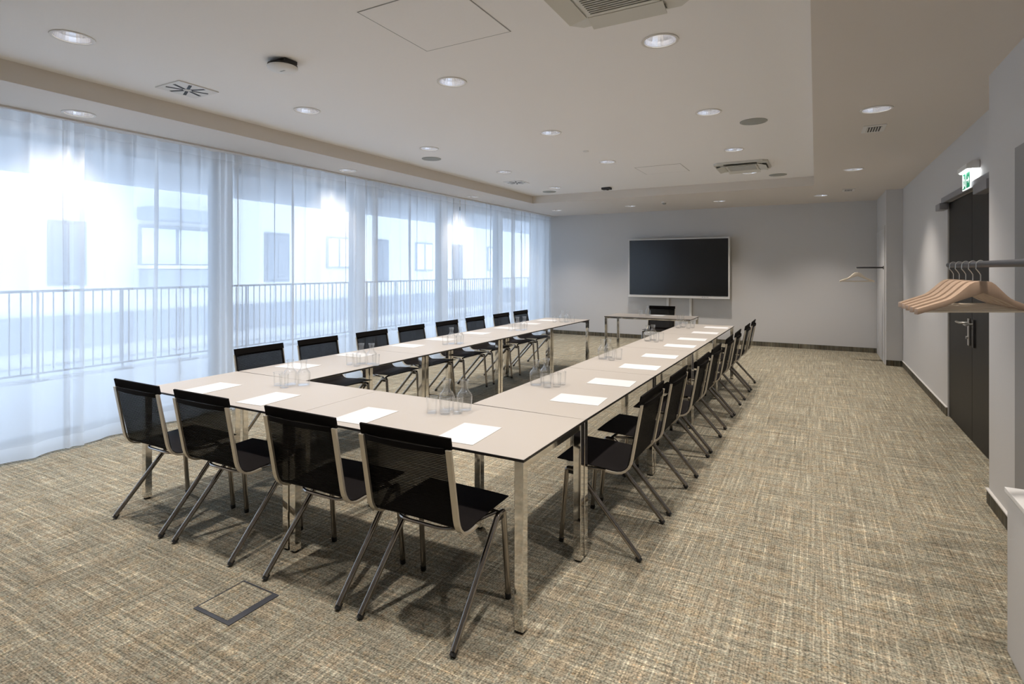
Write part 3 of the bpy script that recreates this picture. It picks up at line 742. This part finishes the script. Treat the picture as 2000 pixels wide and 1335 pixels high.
# the pictogram, read from the room: doorway on the left, runner, arrow on the right
X0, X1 = -.0635, -.0622
gr = MB()
gr.prism([(.02, -.168), (.128, -.168), (.128, -.038), (.02, -.038)], f, X0, X1)
gr.prism([(-.128, -.168), (-.012, -.168), (-.012, -.038), (-.128, -.038)], f, X0, X1)
gr.build('green_field', M['green'], pnl)
A, B = X0 - .0012, X0 - .0001
wh = MB()
wh.prism([(.098, -.160), (.118, -.160), (.118, -.046), (.098, -.046)], f, A, B)
wh.build('doorway_mark', M['signwhite'], pnl); wh = MB()
wh.prism([(.070 + .009 * math.cos(a), -.062 + .009 * math.sin(a)) for a in [2 * math.pi * k / 10 for k in range(10)]], f, A, B)
wh.prism([(.072, -.074), (.052, -.080), (.046, -.110), (.062, -.112)], f, A, B)
wh.prism([(.062, -.110), (.078, -.132), (.086, -.158), (.076, -.160), (.068, -.136), (.050, -.112)], f, A, B)
wh.prism([(.050, -.112), (.042, -.134), (.030, -.140), (.030, -.148), (.048, -.142), (.058, -.116)], f, A, B)
wh.prism([(.070, -.076), (.086, -.092), (.092, -.088), (.076, -.070)], f, A, B)
wh.prism([(.054, -.080), (.038, -.092), (.042, -.100), (.058, -.088)], f, A, B)
wh.build('runner_mark', M['signwhite'], pnl)['kind'] = 'stuff'; wh = MB()
wh.prism([(-.030, -.097), (-.080, -.097), (-.080, -.075), (-.115, -.103), (-.080, -.131), (-.080, -.109), (-.030, -.109)], f, A, B)
wh.build('arrow_mark', M['signwhite'], pnl)

# ------------------------------------------------------------------ coat rails and hangers
def hanger(label, x, y, z, ang, group, s=(1, 1, 1), mat='wood'):
    """z is the rail axis; the bar runs along local x turned by ang."""
    t = thing('coat_hanger', label, 'hanger', (x, y, z), ang, group); t.scale = s
    ns = 28; hl_ = .215; up = []; lo = []
    def ztop(u):
        a = abs(u); q = min(1, max(0, (a - .06) / .50)); q = q * q * (3 - 2 * q)
        return -.058 - .040 * q - .060 * max(0, (a - .18) / .82)
    def zbot(u):
        a = abs(u); return min(-.100 - .078 * a, ztop(u) - .021)
    m = MB()
    for k in range(ns + 1):
        u = k / ns * 2 - 1; yy = .022 * abs(u) ** 1.3; th = .009 + .004 * (1 - abs(u))
        for dy, zz in ((-th, zbot(u)), (th, zbot(u)), (th, ztop(u)), (-th, ztop(u))): m.v.append((u * hl_, yy + dy, zz))
    for k in range(ns):
        for j in range(4): m.f.append((k * 4 + j, k * 4 + (j + 1) % 4, k * 4 + 4 + (j + 1) % 4, k * 4 + 4 + j)); m.mi.append(0)
    m.f += [(3, 2, 1, 0), (ns * 4, ns * 4 + 1, ns * 4 + 2, ns * 4 + 3)]; m.mi += [0, 0]
    m.build('shoulder_bar', M[mat], t, bevel=.002, smooth=True)
    MB().tube([(-.185, .017, -.166), (.185, .017, -.166)], .0055, 10).build('trouser_bar', M['woodlight'], t, smooth=True)
    r_ = .0155
    hk = [(0, 0, -.062), (0, 0, -.036), (-.006, 0, -.026), (-.017, 0, -.014)] + [(-r_ * math.cos(a), 0, r_ * math.sin(a)) for a in [R(d) for d in range(-15, 200, 18)]]
    MB().tube(hk, .0016, 8).build('hook', M['steel'], t, smooth=True)
RZ = 1.523
cr = thing('coat_rail', 'thick grey coat rail bracketed off the near right wall', 'coat rail', (0, 0, 0), 0, 'coat rails')
MB().tube(fillet([(XN - .008, 1.45, RZ), (.515, 1.45, RZ), (.515, 3.06, RZ)], .05), .0112, 16).build('rail', M['rail'], cr, smooth=True)
MB().tube([(XN - .008, 1.45, RZ), (XN - .016, 1.45, RZ)], .03, 20).build('flange', M['rail'], cr, smooth=True)
for i in range(5):
    y = 2.53 + i * .111
    hanger('wooden coat hanger on the near rail, %s from the camera' % ORD[i], .515, y, RZ - .002, R(28.8), 'wooden hangers on the near rail')
cr2 = thing('coat_rail', 'thin black coat rail in the far right corner', 'coat rail', (0, 0, 0), 0, 'coat rails')
FY = 10.72
MB().tube(fillet([(XC - .006, FY, 1.533), (.605, FY, 1.533), (.605, FY + .14, 1.533)], .03), .0125, 12).build('rail', M['blackmetal'], cr2, smooth=True)
MB().tube([(XC - .006, FY, 1.533), (XC - .014, FY, 1.533)], .03, 16).build('flange', M['blackmetal'], cr2, smooth=True)
for i in range(2): hanger('pale wooden coat hanger on the far corner rail, %s one' % ('front', 'rear')[i], .605, FY + .06 + i * .05, 1.531, R(6 + i * 4), 'wooden hangers on the far rail', (1.15, 1.6, 1.35), 'woodlight')

# ------------------------------------------------------------------ floor outlet box
fb = thing('floor_outlet_box', 'square grey-framed floor outlet lid set into the carpet', 'floor box', (-2.295, 1.595, 0))
q = .125
MB().box((-q, -q, 0), (q, -q + .018, .004)).build('frame_bar', M['foil'], fb, bevel=.001)
MB().box((q - .036, -q + .018, 0), (q, q, .004)).build('frame_bar', M['foil'], fb, bevel=.001)
MB().box((-q, q - .007, 0), (q - .036, q, .004)).build('frame_bar', M['foil'], fb)
MB().box((-q, -q + .018, 0), (-q + .005, q - .007, .004)).build('frame_bar', M['foil'], fb)
MB().box((-q + .006, -q + .02, 0), (q - .038, q - .009, .003)).build('carpet_inlay', M['carpet'], fb)
